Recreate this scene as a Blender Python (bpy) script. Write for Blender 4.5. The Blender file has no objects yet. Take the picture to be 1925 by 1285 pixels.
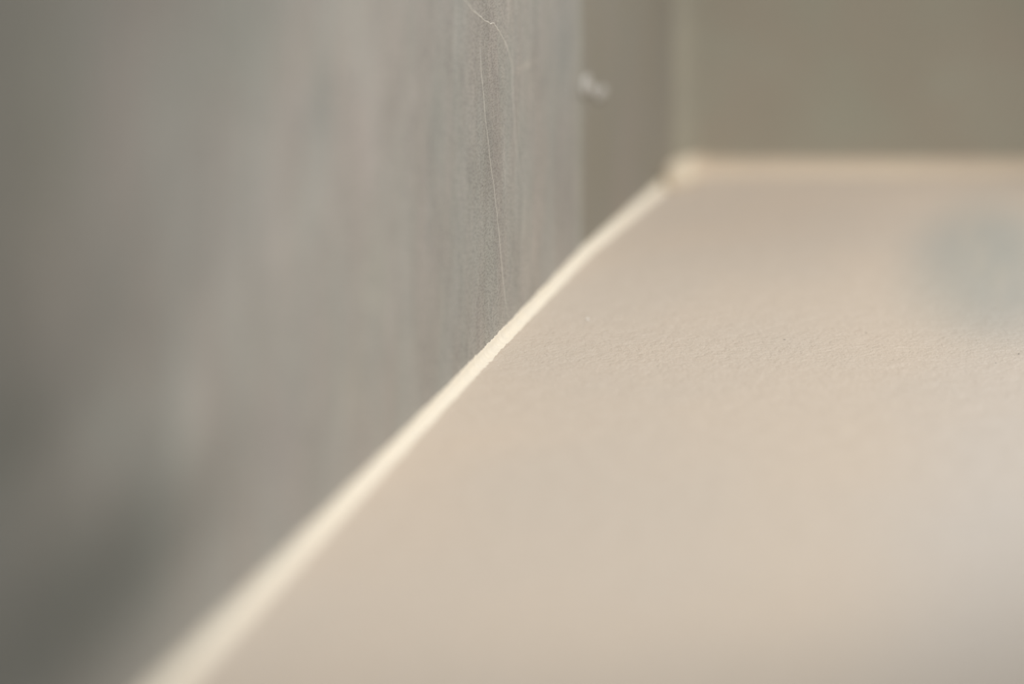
import bpy, bmesh, math, random
from mathutils import Vector, noise

# ------------------------------------------------------------------ camera, world, light, exposure
# Macro view into a corner: floor z = 0, left wall x = 0, back wall y = BACK.  Units are metres.
F = 3200.0                      # focal length in pixels of the 1925 px wide frame
VPX, VPY = 1988.0, -450.0       # where the receding edge converges
FOC = 0.32                      # focus distance
CAMX, CAMZ = 1066.0 * FOC / F, 1109.0 * FOC / F
BACK, BACKX, SEAM = 0.458, 0.0046, 0.382

scene = bpy.context.scene
cam_data = bpy.data.cameras.new('camera')
cam = bpy.data.objects.new('camera', cam_data)
scene.collection.objects.link(cam)
cam.location = (CAMX, 0, CAMZ)
cam.rotation_euler = (math.radians(90), 0, 0)
cam_data.sensor_width = 36.0
cam_data.lens = F / 1925.0 * 36.0
cam_data.shift_x = -(VPX - 962.5) / 1925.0
cam_data.shift_y = (VPY - 642.5) / 1925.0
cam_data.clip_start = 0.005
cam_data.clip_end = 20
cam_data.dof.use_dof = True
cam_data.dof.focus_distance = FOC
cam_data.dof.aperture_fstop = cam_data.lens / 16.0      # a 16 mm wide opening
scene.camera = cam

world = bpy.data.worlds.new('room_light')
scene.world = world
world.use_nodes = True
bg = world.node_tree.nodes['Background']
bg.inputs['Color'].default_value = (0.95, 0.98, 1.0, 1)
bg.inputs['Strength'].default_value = 0.62

def area(name, loc, target, size, power, color):
    d = bpy.data.lights.new(name, 'AREA')
    d.shape = 'DISK'
    d.size = size
    d.energy = power
    d.color = color
    o = bpy.data.objects.new(name, d)
    scene.collection.objects.link(o)
    o.location = loc
    o.rotation_euler = (Vector(target) - Vector(loc)).to_track_quat('-Z', 'Y').to_euler()
    return o

def spot(name, loc, target, radius, power, color, cone, blend):
    d = bpy.data.lights.new(name, 'SPOT')
    d.shadow_soft_size = radius
    d.energy = power
    d.color = color
    d.spot_size = math.radians(cone)
    d.spot_blend = blend
    o = bpy.data.objects.new(name, d)
    scene.collection.objects.link(o)
    o.location = loc
    o.rotation_euler = (Vector(target) - Vector(loc)).to_track_quat('-Z', 'Y').to_euler()
    return o

spot('desk_lamp_light', (0.22, 0.29, 0.42), (0.03, 0.330, 0.0), 0.035, 5.7, (1.0, 0.965, 0.945), 42, 0.5)

scene.view_settings.view_transform = 'Standard'
scene.view_settings.look = 'None'
scene.view_settings.gamma = 1.0
scene.view_settings.use_curve_mapping = False
scene.view_settings.exposure = 0.0

# ------------------------------------------------------------------ helpers
def on_wall(px, py):
    y = F * CAMX / (VPX - px)
    return (0.0, y, CAMZ - (py - VPY) * y / F)

def on_floor(px, py):
    y = F * CAMZ / (py - VPY)
    return (CAMX + (px - VPX) * y / F, y, 0.0)

def on_back(px, py):
    return (CAMX + (px - VPX) * BACK / F, BACK, CAMZ - (py - VPY) * BACK / F)

def on_far_panel(px, py):
    # plane through (0, SEAM) and (BACKX, BACK)
    k = BACKX / (BACK - SEAM)
    # CAMX + (px-VPX) y/F = k (y - SEAM)
    y = (CAMX + k * SEAM) / (k + (VPX - px) / F)
    return (k * (y - SEAM), y, CAMZ - (py - VPY) * y / F)

def lin(c):
    return tuple(((v / 255.0) / 12.92 if v / 255.0 <= 0.04045 else ((v / 255.0 + 0.055) / 1.055) ** 2.4) for v in c) + (1.0,)

class Mat:
    """procedural plaster: base colour + cloudy noise + soft patches (mottling, painted light and shade) at given places + fine relief"""
    def __init__(self, name, base, rough=0.7, spec=0.3):
        self.m = bpy.data.materials.new(name)
        self.m.use_nodes = True
        self.t = self.m.node_tree
        self.b = self.t.nodes['Principled BSDF']
        self.b.inputs['Roughness'].default_value = rough
        self.b.inputs['Specular IOR Level'].default_value = spec
        self.co = self.t.nodes.new('ShaderNodeTexCoord').outputs['Object']
        rgb = self.t.nodes.new('ShaderNodeRGB')
        rgb.outputs[0].default_value = tuple(base) + (1,)
        self.col = rgb.outputs[0]
        self.height = None

    def mapped(self, loc, scale):
        mp = self.t.nodes.new('ShaderNodeMapping')
        mp.vector_type = 'POINT'
        mp.inputs['Scale'].default_value = scale
        mp.inputs['Location'].default_value = [-l * s for l, s in zip(loc, scale)]
        self.t.links.new(self.co, mp.inputs['Vector'])
        return mp.outputs[0]

    def mix(self, fac, colour, mode='MIX'):
        n = self.t.nodes.new('ShaderNodeMix')
        n.data_type = 'RGBA'
        n.blend_type = mode
        self.t.links.new(fac, n.inputs['Factor'])
        self.t.links.new(self.col, n.inputs['A'])
        n.inputs['B'].default_value = tuple(colour) + (1,)
        self.col = n.outputs['Result']

    def noise(self, scale, lo, hi, detail=3, rough=0.5, strength=1.0, dist=0.0):
        n = self.t.nodes.new('ShaderNodeTexNoise')
        n.inputs['Scale'].default_value = 1.0
        n.inputs['Detail'].default_value = detail
        n.inputs['Roughness'].default_value = rough
        n.inputs['Distortion'].default_value = dist
        self.t.links.new(self.mapped((0, 0, 0), scale), n.inputs['Vector'])
        r = self.t.nodes.new('ShaderNodeMapRange')
        r.interpolation_type = 'SMOOTHSTEP'
        r.inputs['From Min'].default_value = lo
        r.inputs['From Max'].default_value = hi
        r.inputs['To Max'].default_value = strength
        self.t.links.new(n.outputs['Fac'], r.inputs['Value'])
        return r.outputs[0], n.outputs['Fac']

    def cloud(self, scale, mult, lo=0.35, hi=0.65, **k):
        f, _ = self.noise(scale, lo, hi, **k)
        self.mix(f, mult, 'MULTIPLY')

    def stain(self, p, radii, mult, strength=1.0, plateau=0.0):
        """a soft-edged patch multiplying the colour, centred at p"""
        sc = [1.0 / r if r else 0.0 for r in radii]
        ln = self.t.nodes.new('ShaderNodeVectorMath')
        ln.operation = 'LENGTH'
        self.t.links.new(self.mapped(p, sc), ln.inputs[0])
        r = self.t.nodes.new('ShaderNodeMapRange')
        r.interpolation_type = 'SMOOTHSTEP'
        r.inputs['From Min'].default_value = 1.0
        r.inputs['From Max'].default_value = plateau
        r.inputs['To Max'].default_value = strength
        self.t.links.new(ln.outputs['Value'], r.inputs['Value'])
        self.mix(r.outputs[0], mult, 'MULTIPLY')

    def relief(self, scale, amount, detail=2, rough=0.6):
        _, h = self.noise(scale, 0, 1, detail=detail, rough=rough)
        b = self.t.nodes.new('ShaderNodeBump')
        b.inputs['Distance'].default_value = amount
        b.inputs['Strength'].default_value = 1.0
        self.t.links.new(h, b.inputs['Height'])
        if self.height is not None:
            self.t.links.new(self.height, b.inputs['Normal'])
        self.height = b.outputs[0]

    def done(self):
        self.t.links.new(self.col, self.b.inputs['Base Color'])
        if self.height is not None:
            self.t.links.new(self.height, self.b.inputs['Normal'])
        return self.m

def link(name, bm, mat, parent=None, smooth=True):
    me = bpy.data.meshes.new(name)
    bm.normal_update()
    bm.to_mesh(me)
    bm.free()
    me.materials.append(mat)
    if smooth:
        for p in me.polygons:
            p.use_smooth = True
    o = bpy.data.objects.new(name, me)
    scene.collection.objects.link(o)
    if parent:
        o.parent = parent
    return o

def tag(o, label, kind=None, cat=None, group=None):
    o['label'] = label
    if kind: o['kind'] = kind
    if cat: o['category'] = cat
    if group: o['group'] = group
    return o

def prism(plan, z0, z1, bevel=0.0):
    """solid from a plan outline (list of x, y, counter-clockwise) between two heights"""
    bm = bmesh.new()
    lo = [bm.verts.new((x, y, z0)) for x, y in plan]
    hi = [bm.verts.new((x, y, z1)) for x, y in plan]
    n = len(plan)
    bm.faces.new(list(reversed(lo)))
    bm.faces.new(hi)
    for i in range(n):
        bm.faces.new((lo[i], lo[(i + 1) % n], hi[(i + 1) % n], hi[i]))
    bmesh.ops.recalc_face_normals(bm, faces=bm.faces)
    if bevel:
        bmesh.ops.bevel(bm, geom=list(bm.edges), offset=bevel, segments=3, profile=0.5, affect='EDGES')
    return bm

def clamp(v, a, b):
    return max(a, min(b, v))

# ------------------------------------------------------------------ materials
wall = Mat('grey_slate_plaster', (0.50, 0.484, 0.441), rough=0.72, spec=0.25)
wall.cloud((8, 16, 10), (0.90, 0.92, 0.93), detail=3)
wall.cloud((30, 110, 26), (1.0, 0.955, 0.95), detail=3, rough=0.55)
wall.cloud((60, 260, 50), (0.93, 0.94, 0.93), detail=4, rough=0.6)
wall.cloud((180, 180, 70), (0.92, 0.92, 0.925), lo=0.45, hi=0.62, detail=5, rough=0.65, dist=1.2)
wall.cloud((420, 420, 110), (1.09, 1.085, 1.08), lo=0.52, hi=0.68, detail=5, rough=0.6, dist=1.5)
wall.cloud((1400, 1400, 2600), (0.76, 0.76, 0.75), lo=0.42, hi=0.66, detail=2)
wall.cloud((500, 500, 900), (0.93, 0.93, 0.94), lo=0.42, hi=0.66, detail=2)
for px, py, sx, sz, mult in [
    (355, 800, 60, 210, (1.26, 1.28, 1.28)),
    (400, 620, 90, 120, (1.05, 1.06, 1.06)),
    (690, 190, 60, 230, (1.07, 1.06, 1.07)),
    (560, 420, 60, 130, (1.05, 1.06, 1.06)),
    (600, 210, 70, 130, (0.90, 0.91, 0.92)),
    (690, 300, 22, 140, (1.05, 1.04, 1.05)),
    (560, 200, 40, 90, (1.04, 1.04, 1.05)),
    (420, 90, 160, 230, (0.92, 0.95, 0.94)),
    (640, 60, 60, 120, (1.05, 1.05, 1.05)),
    (-20, 900, 230, 420, (0.80, 0.83, 0.83)),  # this and the next two paint the light fading towards the left edge
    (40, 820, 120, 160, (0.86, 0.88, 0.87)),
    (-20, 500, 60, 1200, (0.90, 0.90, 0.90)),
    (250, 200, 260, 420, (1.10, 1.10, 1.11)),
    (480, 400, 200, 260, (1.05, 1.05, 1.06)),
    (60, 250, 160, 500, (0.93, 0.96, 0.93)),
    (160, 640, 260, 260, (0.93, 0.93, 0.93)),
    (170, 1130, 380, 330, (0.52, 0.55, 0.545)),  # lower-left shade and lens-corner darkness baked into the wall colour
    (200, 800, 70, 130, (0.96, 1.0, 1.0)),
    (520, 850, 60, 220, (0.97, 0.95, 0.97)),
    (660, 720, 50, 130, (1.05, 1.06, 1.04)),
    (700, 540, 40, 130, (1.04, 1.05, 1.03)),
    (770, 660, 20, 70, (1.06, 1.06, 1.05)),
    (830, 590, 14, 110, (1.05, 1.05, 1.04)),
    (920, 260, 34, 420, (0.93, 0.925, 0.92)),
    (990, 520, 20, 60, (1.05, 1.05, 1.04)),
    (1000, 560, 14, 60, (0.94, 0.94, 0.93)),
    (985, 420, 7, 120, (1.07, 1.07, 1.06)),
    (1003, 470, 6, 90, (1.06, 1.06, 1.05)),
    (985, 290, 8, 60, (1.06, 1.05, 1.05)),
    (975, 320, 8, 60, (0.92, 0.92, 0.93)),
    (985, 125, 34, 14, (1.13, 1.12, 1.10)),
    (1060, 60, 30, 160, (0.95, 0.96, 0.98)),
    (1010, 60, 20, 120, (0.96, 0.96, 0.97)),
    (1088, 250, 10, 420, (1.05, 1.05, 1.0)),  # edge highlight beside the joint, tinted onto the panel
]:
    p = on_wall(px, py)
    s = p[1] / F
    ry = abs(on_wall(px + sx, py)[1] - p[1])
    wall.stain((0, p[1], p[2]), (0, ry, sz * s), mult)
wall.relief((900, 900, 900), 0.00004)
wall.relief((2000, 2000, 3200), 0.00007)
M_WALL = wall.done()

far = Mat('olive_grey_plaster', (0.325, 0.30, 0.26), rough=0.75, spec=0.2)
far.cloud((20, 40, 14), (0.94, 0.96, 0.93), detail=2)
far.cloud((40, 60, 40), (1.0, 0.985, 0.96), detail=3)
far.relief((2200, 2200, 2200), 0.00004)
M_FAR = far.done()

back = Mat('olive_grey_back_plaster', (0.43, 0.41, 0.335), rough=0.75, spec=0.2)
back.cloud((16, 16, 16), (0.93, 0.95, 0.94), detail=2)
back.cloud((40, 40, 40), (1.0, 0.95, 0.95), detail=3)
back.relief((2200, 2200, 2200), 0.00004)
M_BACK = back.done()

fl = Mat('beige_textured_floor', (0.685, 0.597, 0.497), rough=0.62, spec=0.3)
fl.cloud((22, 22, 1), (0.97, 0.985, 1.0), detail=2)
fl.cloud((300, 300, 1), (0.975, 0.97, 0.965), detail=4)
fl.cloud((1400, 1400, 1), (0.965, 0.955, 0.945), lo=0.4, hi=0.6, detail=2)
for px, py, sx, sy, mult, *flat in [
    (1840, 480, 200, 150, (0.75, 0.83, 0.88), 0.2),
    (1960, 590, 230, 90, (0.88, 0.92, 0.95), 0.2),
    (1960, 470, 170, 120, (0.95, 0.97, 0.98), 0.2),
    (1820, 440, 26, 50, (1.06, 1.04, 1.02)),
    (1845, 480, 26, 50, (1.06, 1.04, 1.02)),
    (1880, 530, 30, 60, (1.06, 1.04, 1.02)),
    (1500, 390, 620, 150, (0.88, 0.865, 0.86)),  # rear floor colour darkened for weaker light near the back wall
    (860, 800, 300, 140, (1.05, 1.03, 1.01)),  # hotspot of the light pool, lightened in the floor colour
    (1900, 1000, 400, 500, (0.96, 1.0, 1.06)),
]:
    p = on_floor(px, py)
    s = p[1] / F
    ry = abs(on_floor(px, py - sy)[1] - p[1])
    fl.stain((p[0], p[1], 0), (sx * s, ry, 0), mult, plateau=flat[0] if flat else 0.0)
fl.relief((260, 260, 260), 0.0004, detail=2)
fl.relief((900, 1000, 900), 0.00040, detail=3)
fl.relief((2200, 2200, 2200), 0.00012)
M_FLOOR = fl.done()

bd = Mat('cream_sealant', (0.93, 0.85, 0.70), rough=0.55, spec=0.35)
bd.cloud((500, 500, 500), (0.97, 0.98, 1.0), detail=3)
bd.relief((1200, 1200, 1200), 0.00010, detail=3)
M_BEAD = bd.done()

bd2 = Mat('tan_bead', (0.67, 0.565, 0.435), rough=0.6, spec=0.3)
bd2.cloud((120, 120, 120), (0.96, 0.96, 0.97), detail=3)
bd2.relief((1200, 1200, 1200), 0.00010, detail=3)
M_BEAD2 = bd2.done()

lmp = Mat('pale_tan_sealant', (0.74, 0.645, 0.50), rough=0.6, spec=0.3)
M_LUMP = lmp.done()

bd3 = Mat('grey_bead', (0.40, 0.375, 0.30), rough=0.6, spec=0.3)
bd3.cloud((120, 120, 120), (0.96, 0.96, 0.97), detail=3)
bd3.relief((1200, 1200, 1200), 0.00010, detail=3)
M_BEAD3 = bd3.done()

vein = Mat('pale_vein', (0.70, 0.675, 0.61), rough=0.6, spec=0.3)
M_VEIN = vein.done()
chip = Mat('pale_filler', (0.50, 0.48, 0.44), rough=0.7, spec=0.2)
M_CHIP = chip.done()
spk = Mat('white_grit', (0.93, 0.90, 0.84), rough=0.5, spec=0.4)
M_GRIT = spk.done()
pit = Mat('dark_grit', (0.22, 0.20, 0.18), rough=0.8, spec=0.2)
M_PIT = pit.done()

# ------------------------------------------------------------------ structure
FRONT, RIGHT, TOP = -0.30, 0.80, 0.55
floor = link('floor', prism([(-0.03, FRONT), (RIGHT, FRONT), (RIGHT, BACK + 0.03), (-0.03, BACK + 0.03)], -0.02, 0.0), M_FLOOR, smooth=False)
tag(floor, 'beige finely textured plaster ledge running back into the corner', 'structure')

wl = bpy.data.objects.new('wall_left', None)
scene.collection.objects.link(wl)
tag(wl, 'grey plastered left wall with pale hairline veins and one vertical joint', 'structure')
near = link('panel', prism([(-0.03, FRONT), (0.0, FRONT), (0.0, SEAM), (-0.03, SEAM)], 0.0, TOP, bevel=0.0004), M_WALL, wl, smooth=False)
near['label'] = 'larger grey cloudy veined wall panel nearest the viewer'
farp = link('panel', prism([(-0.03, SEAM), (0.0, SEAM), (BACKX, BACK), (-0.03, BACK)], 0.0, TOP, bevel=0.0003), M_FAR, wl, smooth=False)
farp['label'] = 'narrow darker olive grey wall panel beside the far corner'

wb = link('wall_back', prism([(-0.03, BACK), (RIGHT, BACK), (RIGHT, BACK + 0.03), (-0.03, BACK + 0.03)], 0.0, TOP), M_BACK, smooth=False)
tag(wb, 'olive grey plastered back wall, out of focus', 'structure')

# sealant beads: a rough fillet swept along a corner
def bead(name, path, width_a, width_b, dirs, mat, rough, label, profile=9, sag=0.5, swell=0.0):
    """path: points on the corner; dirs: (a, b) unit vectors along the two surfaces it joins"""
    bm = bmesh.new()
    rings = []
    for i, p in enumerate(path):
        p = Vector(p)
        a, b = dirs(p)
        s = 1000.0
        na = rough * (noise.noise(p * 900) + 0.9 * noise.noise(p * 2400) + 0.6 * noise.noise(p * 170))
        nb = rough * (noise.noise(p * 900 + Vector((31, 7, 3))) + 0.9 * noise.noise(p * 2400 + Vector((5, 9, 1))) + 0.6 * noise.noise(p * 170 + Vector((2, 3, 8))))
        e = clamp(1 - abs((p - Vector((BACKX, BACK, 0))).length) / 0.008, 0, 1) * swell
        wa, wb_ = width_a + na + e, width_b + nb + e
        ring = [bm.verts.new(p - a * 0.0008 - b * 0.0008)]
        for j in range(profile):
            t = j / (profile - 1)
            q = p + a * wa * (1 - t) + b * wb_ * t
            # concave: pull towards the corner in the middle
            q = q - (a * wa + b * wb_) * 0.5 * sag * math.sin(math.pi * t)
            if 0 < j < profile - 1:
                n = 0.25 * rough * noise.noise(q * 1500)
                q += (a + b) * n
            else:
                q -= (b if j == 0 else a) * 0.0003
            ring.append(bm.verts.new(q))
        rings.append(ring)
    n = profile + 1
    for r0, r1 in zip(rings, rings[1:]):
        for j in range(n):
            bm.faces.new((r0[j], r0[(j + 1) % n], r1[(j + 1) % n], r1[j]))
    bm.faces.new(list(reversed(rings[0])))
    bm.faces.new(rings[-1])
    bmesh.ops.recalc_face_normals(bm, faces=bm.faces)
    o = link(name, bm, mat)
    return tag(o, label, 'structure')

path = []
y = -0.20
while y < BACK + 0.0001:
    x = 0.0 if y < SEAM else BACKX * (y - SEAM) / (BACK - SEAM)
    path.append((x, y, 0.0))
    y += 0.00025 if 0.26 < y < 0.40 else 0.001
bead('trim_1', path, 0.0023, 0.0023, lambda p: (Vector((0, 0, 1)), Vector((1, 0, 0))), M_BEAD, 0.00036,
     'bright cream bead of sealant along the foot of the grey left wall', swell=0.003)

bm = bmesh.new()
bmesh.ops.create_icosphere(bm, subdivisions=4, radius=0.0044)
for vtx in bm.verts:
    vtx.co *= 1 + 0.25 * noise.noise(vtx.co.normalized() * 1.5 + Vector((2, 5, 1)))
    vtx.co.y *= 2.2
    vtx.co += Vector((BACKX + 0.0024, BACK - 0.0075, 0.0012))
link('sealant_lump', bm, M_LUMP, bpy.data.objects['trim_1'])['label'] = 'round swelling of sealant in the far corner'

path = [(BACKX - 0.002 + i * 0.002, BACK, 0.0) for i in range(400) if BACKX + i * 0.002 < RIGHT]
bead('trim_2', path, 0.0048, 0.0048, lambda p: (Vector((0, 0, 1)), Vector((0, -1, 0))), M_BEAD2, 0.0002,
     'tan-looking bead along the foot of the olive grey back wall', swell=0.004)

path = [(BACKX, BACK, i * 0.002) for i in range(275)]
bead('trim_3', path, 0.0062, 0.0062, lambda p: (Vector((1, 0, 0)), Vector((-0.06, -1, 0)).normalized()), M_BEAD3, 0.0002,
     'upright grey-looking bead in the far corner between the walls')

# ------------------------------------------------------------------ pale veins standing on the wall
def vein_on_wall(pts, width, parent, name='vein'):
    """thin raised ridge on the plane x = 0 along pixel-traced wall points; width in mm"""
    P = [Vector(on_wall(*p[:2])) for p in pts]
    fine = []
    for a, b in zip(P, P[1:]):
        k = max(2, int((b - a).length / 0.0004))
        fine += [a.lerp(b, i / k) for i in range(k)]
    fine.append(P[-1])
    bm = bmesh.new()
    rows = []
    n = len(fine)
    for i, p in enumerate(fine):
        t = (fine[min(i + 1, n - 1)] - fine[max(i - 1, 0)]).normalized()
        s = Vector((0, -t.z, t.y))
        j = s * 0.00016 * noise.noise(p * 1500)
        w = width * 0.0005 * (0.75 + 0.7 * noise.noise(p * 1100 + Vector((4, 4, 4))) + 0.25)
        w *= clamp(min(i, n - 1 - i) / 12.0 + 0.2, 0, 1)
        h = 0.00005
        rows.append([bm.verts.new(p + j + s * w - Vector((0.00002, 0, 0))),
                     bm.verts.new(p + j + s * w * 0.5 + Vector((h, 0, 0))),
                     bm.verts.new(p + j - s * w * 0.5 + Vector((h, 0, 0))),
                     bm.verts.new(p + j - s * w - Vector((0.00002, 0, 0)))])
    for r0, r1 in zip(rows, rows[1:]):
        for k in range(3):
            bm.faces.new((r0[k], r0[k + 1], r1[k + 1], r1[k]))
    bmesh.ops.recalc_face_normals(bm, faces=bm.faces)
    return link(name, bm, M_VEIN, parent)

v = vein_on_wall([(860, -40), (874, 0), (884, 13), (889, 21), (898, 27), (905, 33), (910, 38), (917, 41), (921, 45), (925, 44), (928, 43),
                  (930, 47), (938, 58), (942, 66), (950, 80), (955, 94), (962, 118), (966, 140)], 0.26, near)
v['label'] = 'kinked pale hairline vein at the top of the panel'
v = vein_on_wall([(962, 118), (963, 160), (966, 210), (968, 260), (975, 310), (980, 350)], 0.14, near)
v = vein_on_wall([(903, 90), (904, 130), (909, 180), (912, 220), (918, 270), (922, 310), (927, 340), (931, 375),
                  (935, 410), (939, 450), (943, 500), (948, 545), (954, 596)], 0.17, near)
v['label'] = 'long straight pale hairline vein reaching down to the sealant'

# ------------------------------------------------------------------ small lumps
def lump(r, seed, squash=0.6, parent=None, mat=None, name='grit', loc=(0, 0, 0), stretch=(1, 1, 1)):
    bm = bmesh.new()
    bmesh.ops.create_icosphere(bm, subdivisions=3, radius=r)
    for vtx in bm.verts:
        d = vtx.co.normalized()
        vtx.co *= 1 + 0.30 * noise.noise(d * 1.6 + Vector((seed, seed * 2, 1)))
        vtx.co = Vector((vtx.co.x * stretch[0], vtx.co.y * stretch[1], vtx.co.z * stretch[2]))
    o = link(name, bm, mat, parent)
    o.location = loc
    return o

# one pale smear of filler squeezed across the joint: two lobes and a thin neck in one mesh
bm = bmesh.new()
lobes = [(1101, 160, 0.0021, 1.15), (1115, 170, 0.0013, 0.9), (1130, 175, 0.0019, 0.85)]
for k, (px, py, rr, sq) in enumerate(lobes):
    q = on_far_panel(px, py)
    g = bmesh.ops.create_icosphere(bm, subdivisions=3, radius=rr)['verts']
    for vtx in g:
        vtx.co *= 1 + 0.35 * noise.noise(vtx.co.normalized() * 1.6 + Vector((k * 3, 2, 1)))
        vtx.co = Vector((vtx.co.x * 0.3, vtx.co.y * 2.0, vtx.co.z * sq)) + Vector((q[0] + 0.0001, q[1], q[2]))
link('filler_smear', bm, M_CHIP, farp)['label'] = 'pale smear of filler lying across the vertical joint'

p = on_floor(1104, 602)
tag(lump(0.00030, 5, mat=M_GRIT, name='crumb', loc=(p[0], p[1], 0.00018), stretch=(1, 1, 0.8)),
    'tiny white crumb alone on the beige floor right of the cream sealant', cat='crumb')
p = on_wall(907, 349)
lump(0.00013, 9, parent=near, mat=M_PIT, name='dark_speck', loc=(0.00002, p[1], p[2]), stretch=(0.4, 1.5, 1))
for i, (px, py, r) in enumerate([(1475, 638, .00012), (1915, 665, .00012), (1872, 682, .00010), (1628, 625, .0001)]):
    p = on_floor(px, py)
    lump(r, 11 + i, parent=floor, mat=M_PIT, name='dark_speck', loc=(p[0], p[1], 0.00001), stretch=(1.4, 1.4, 0.4))
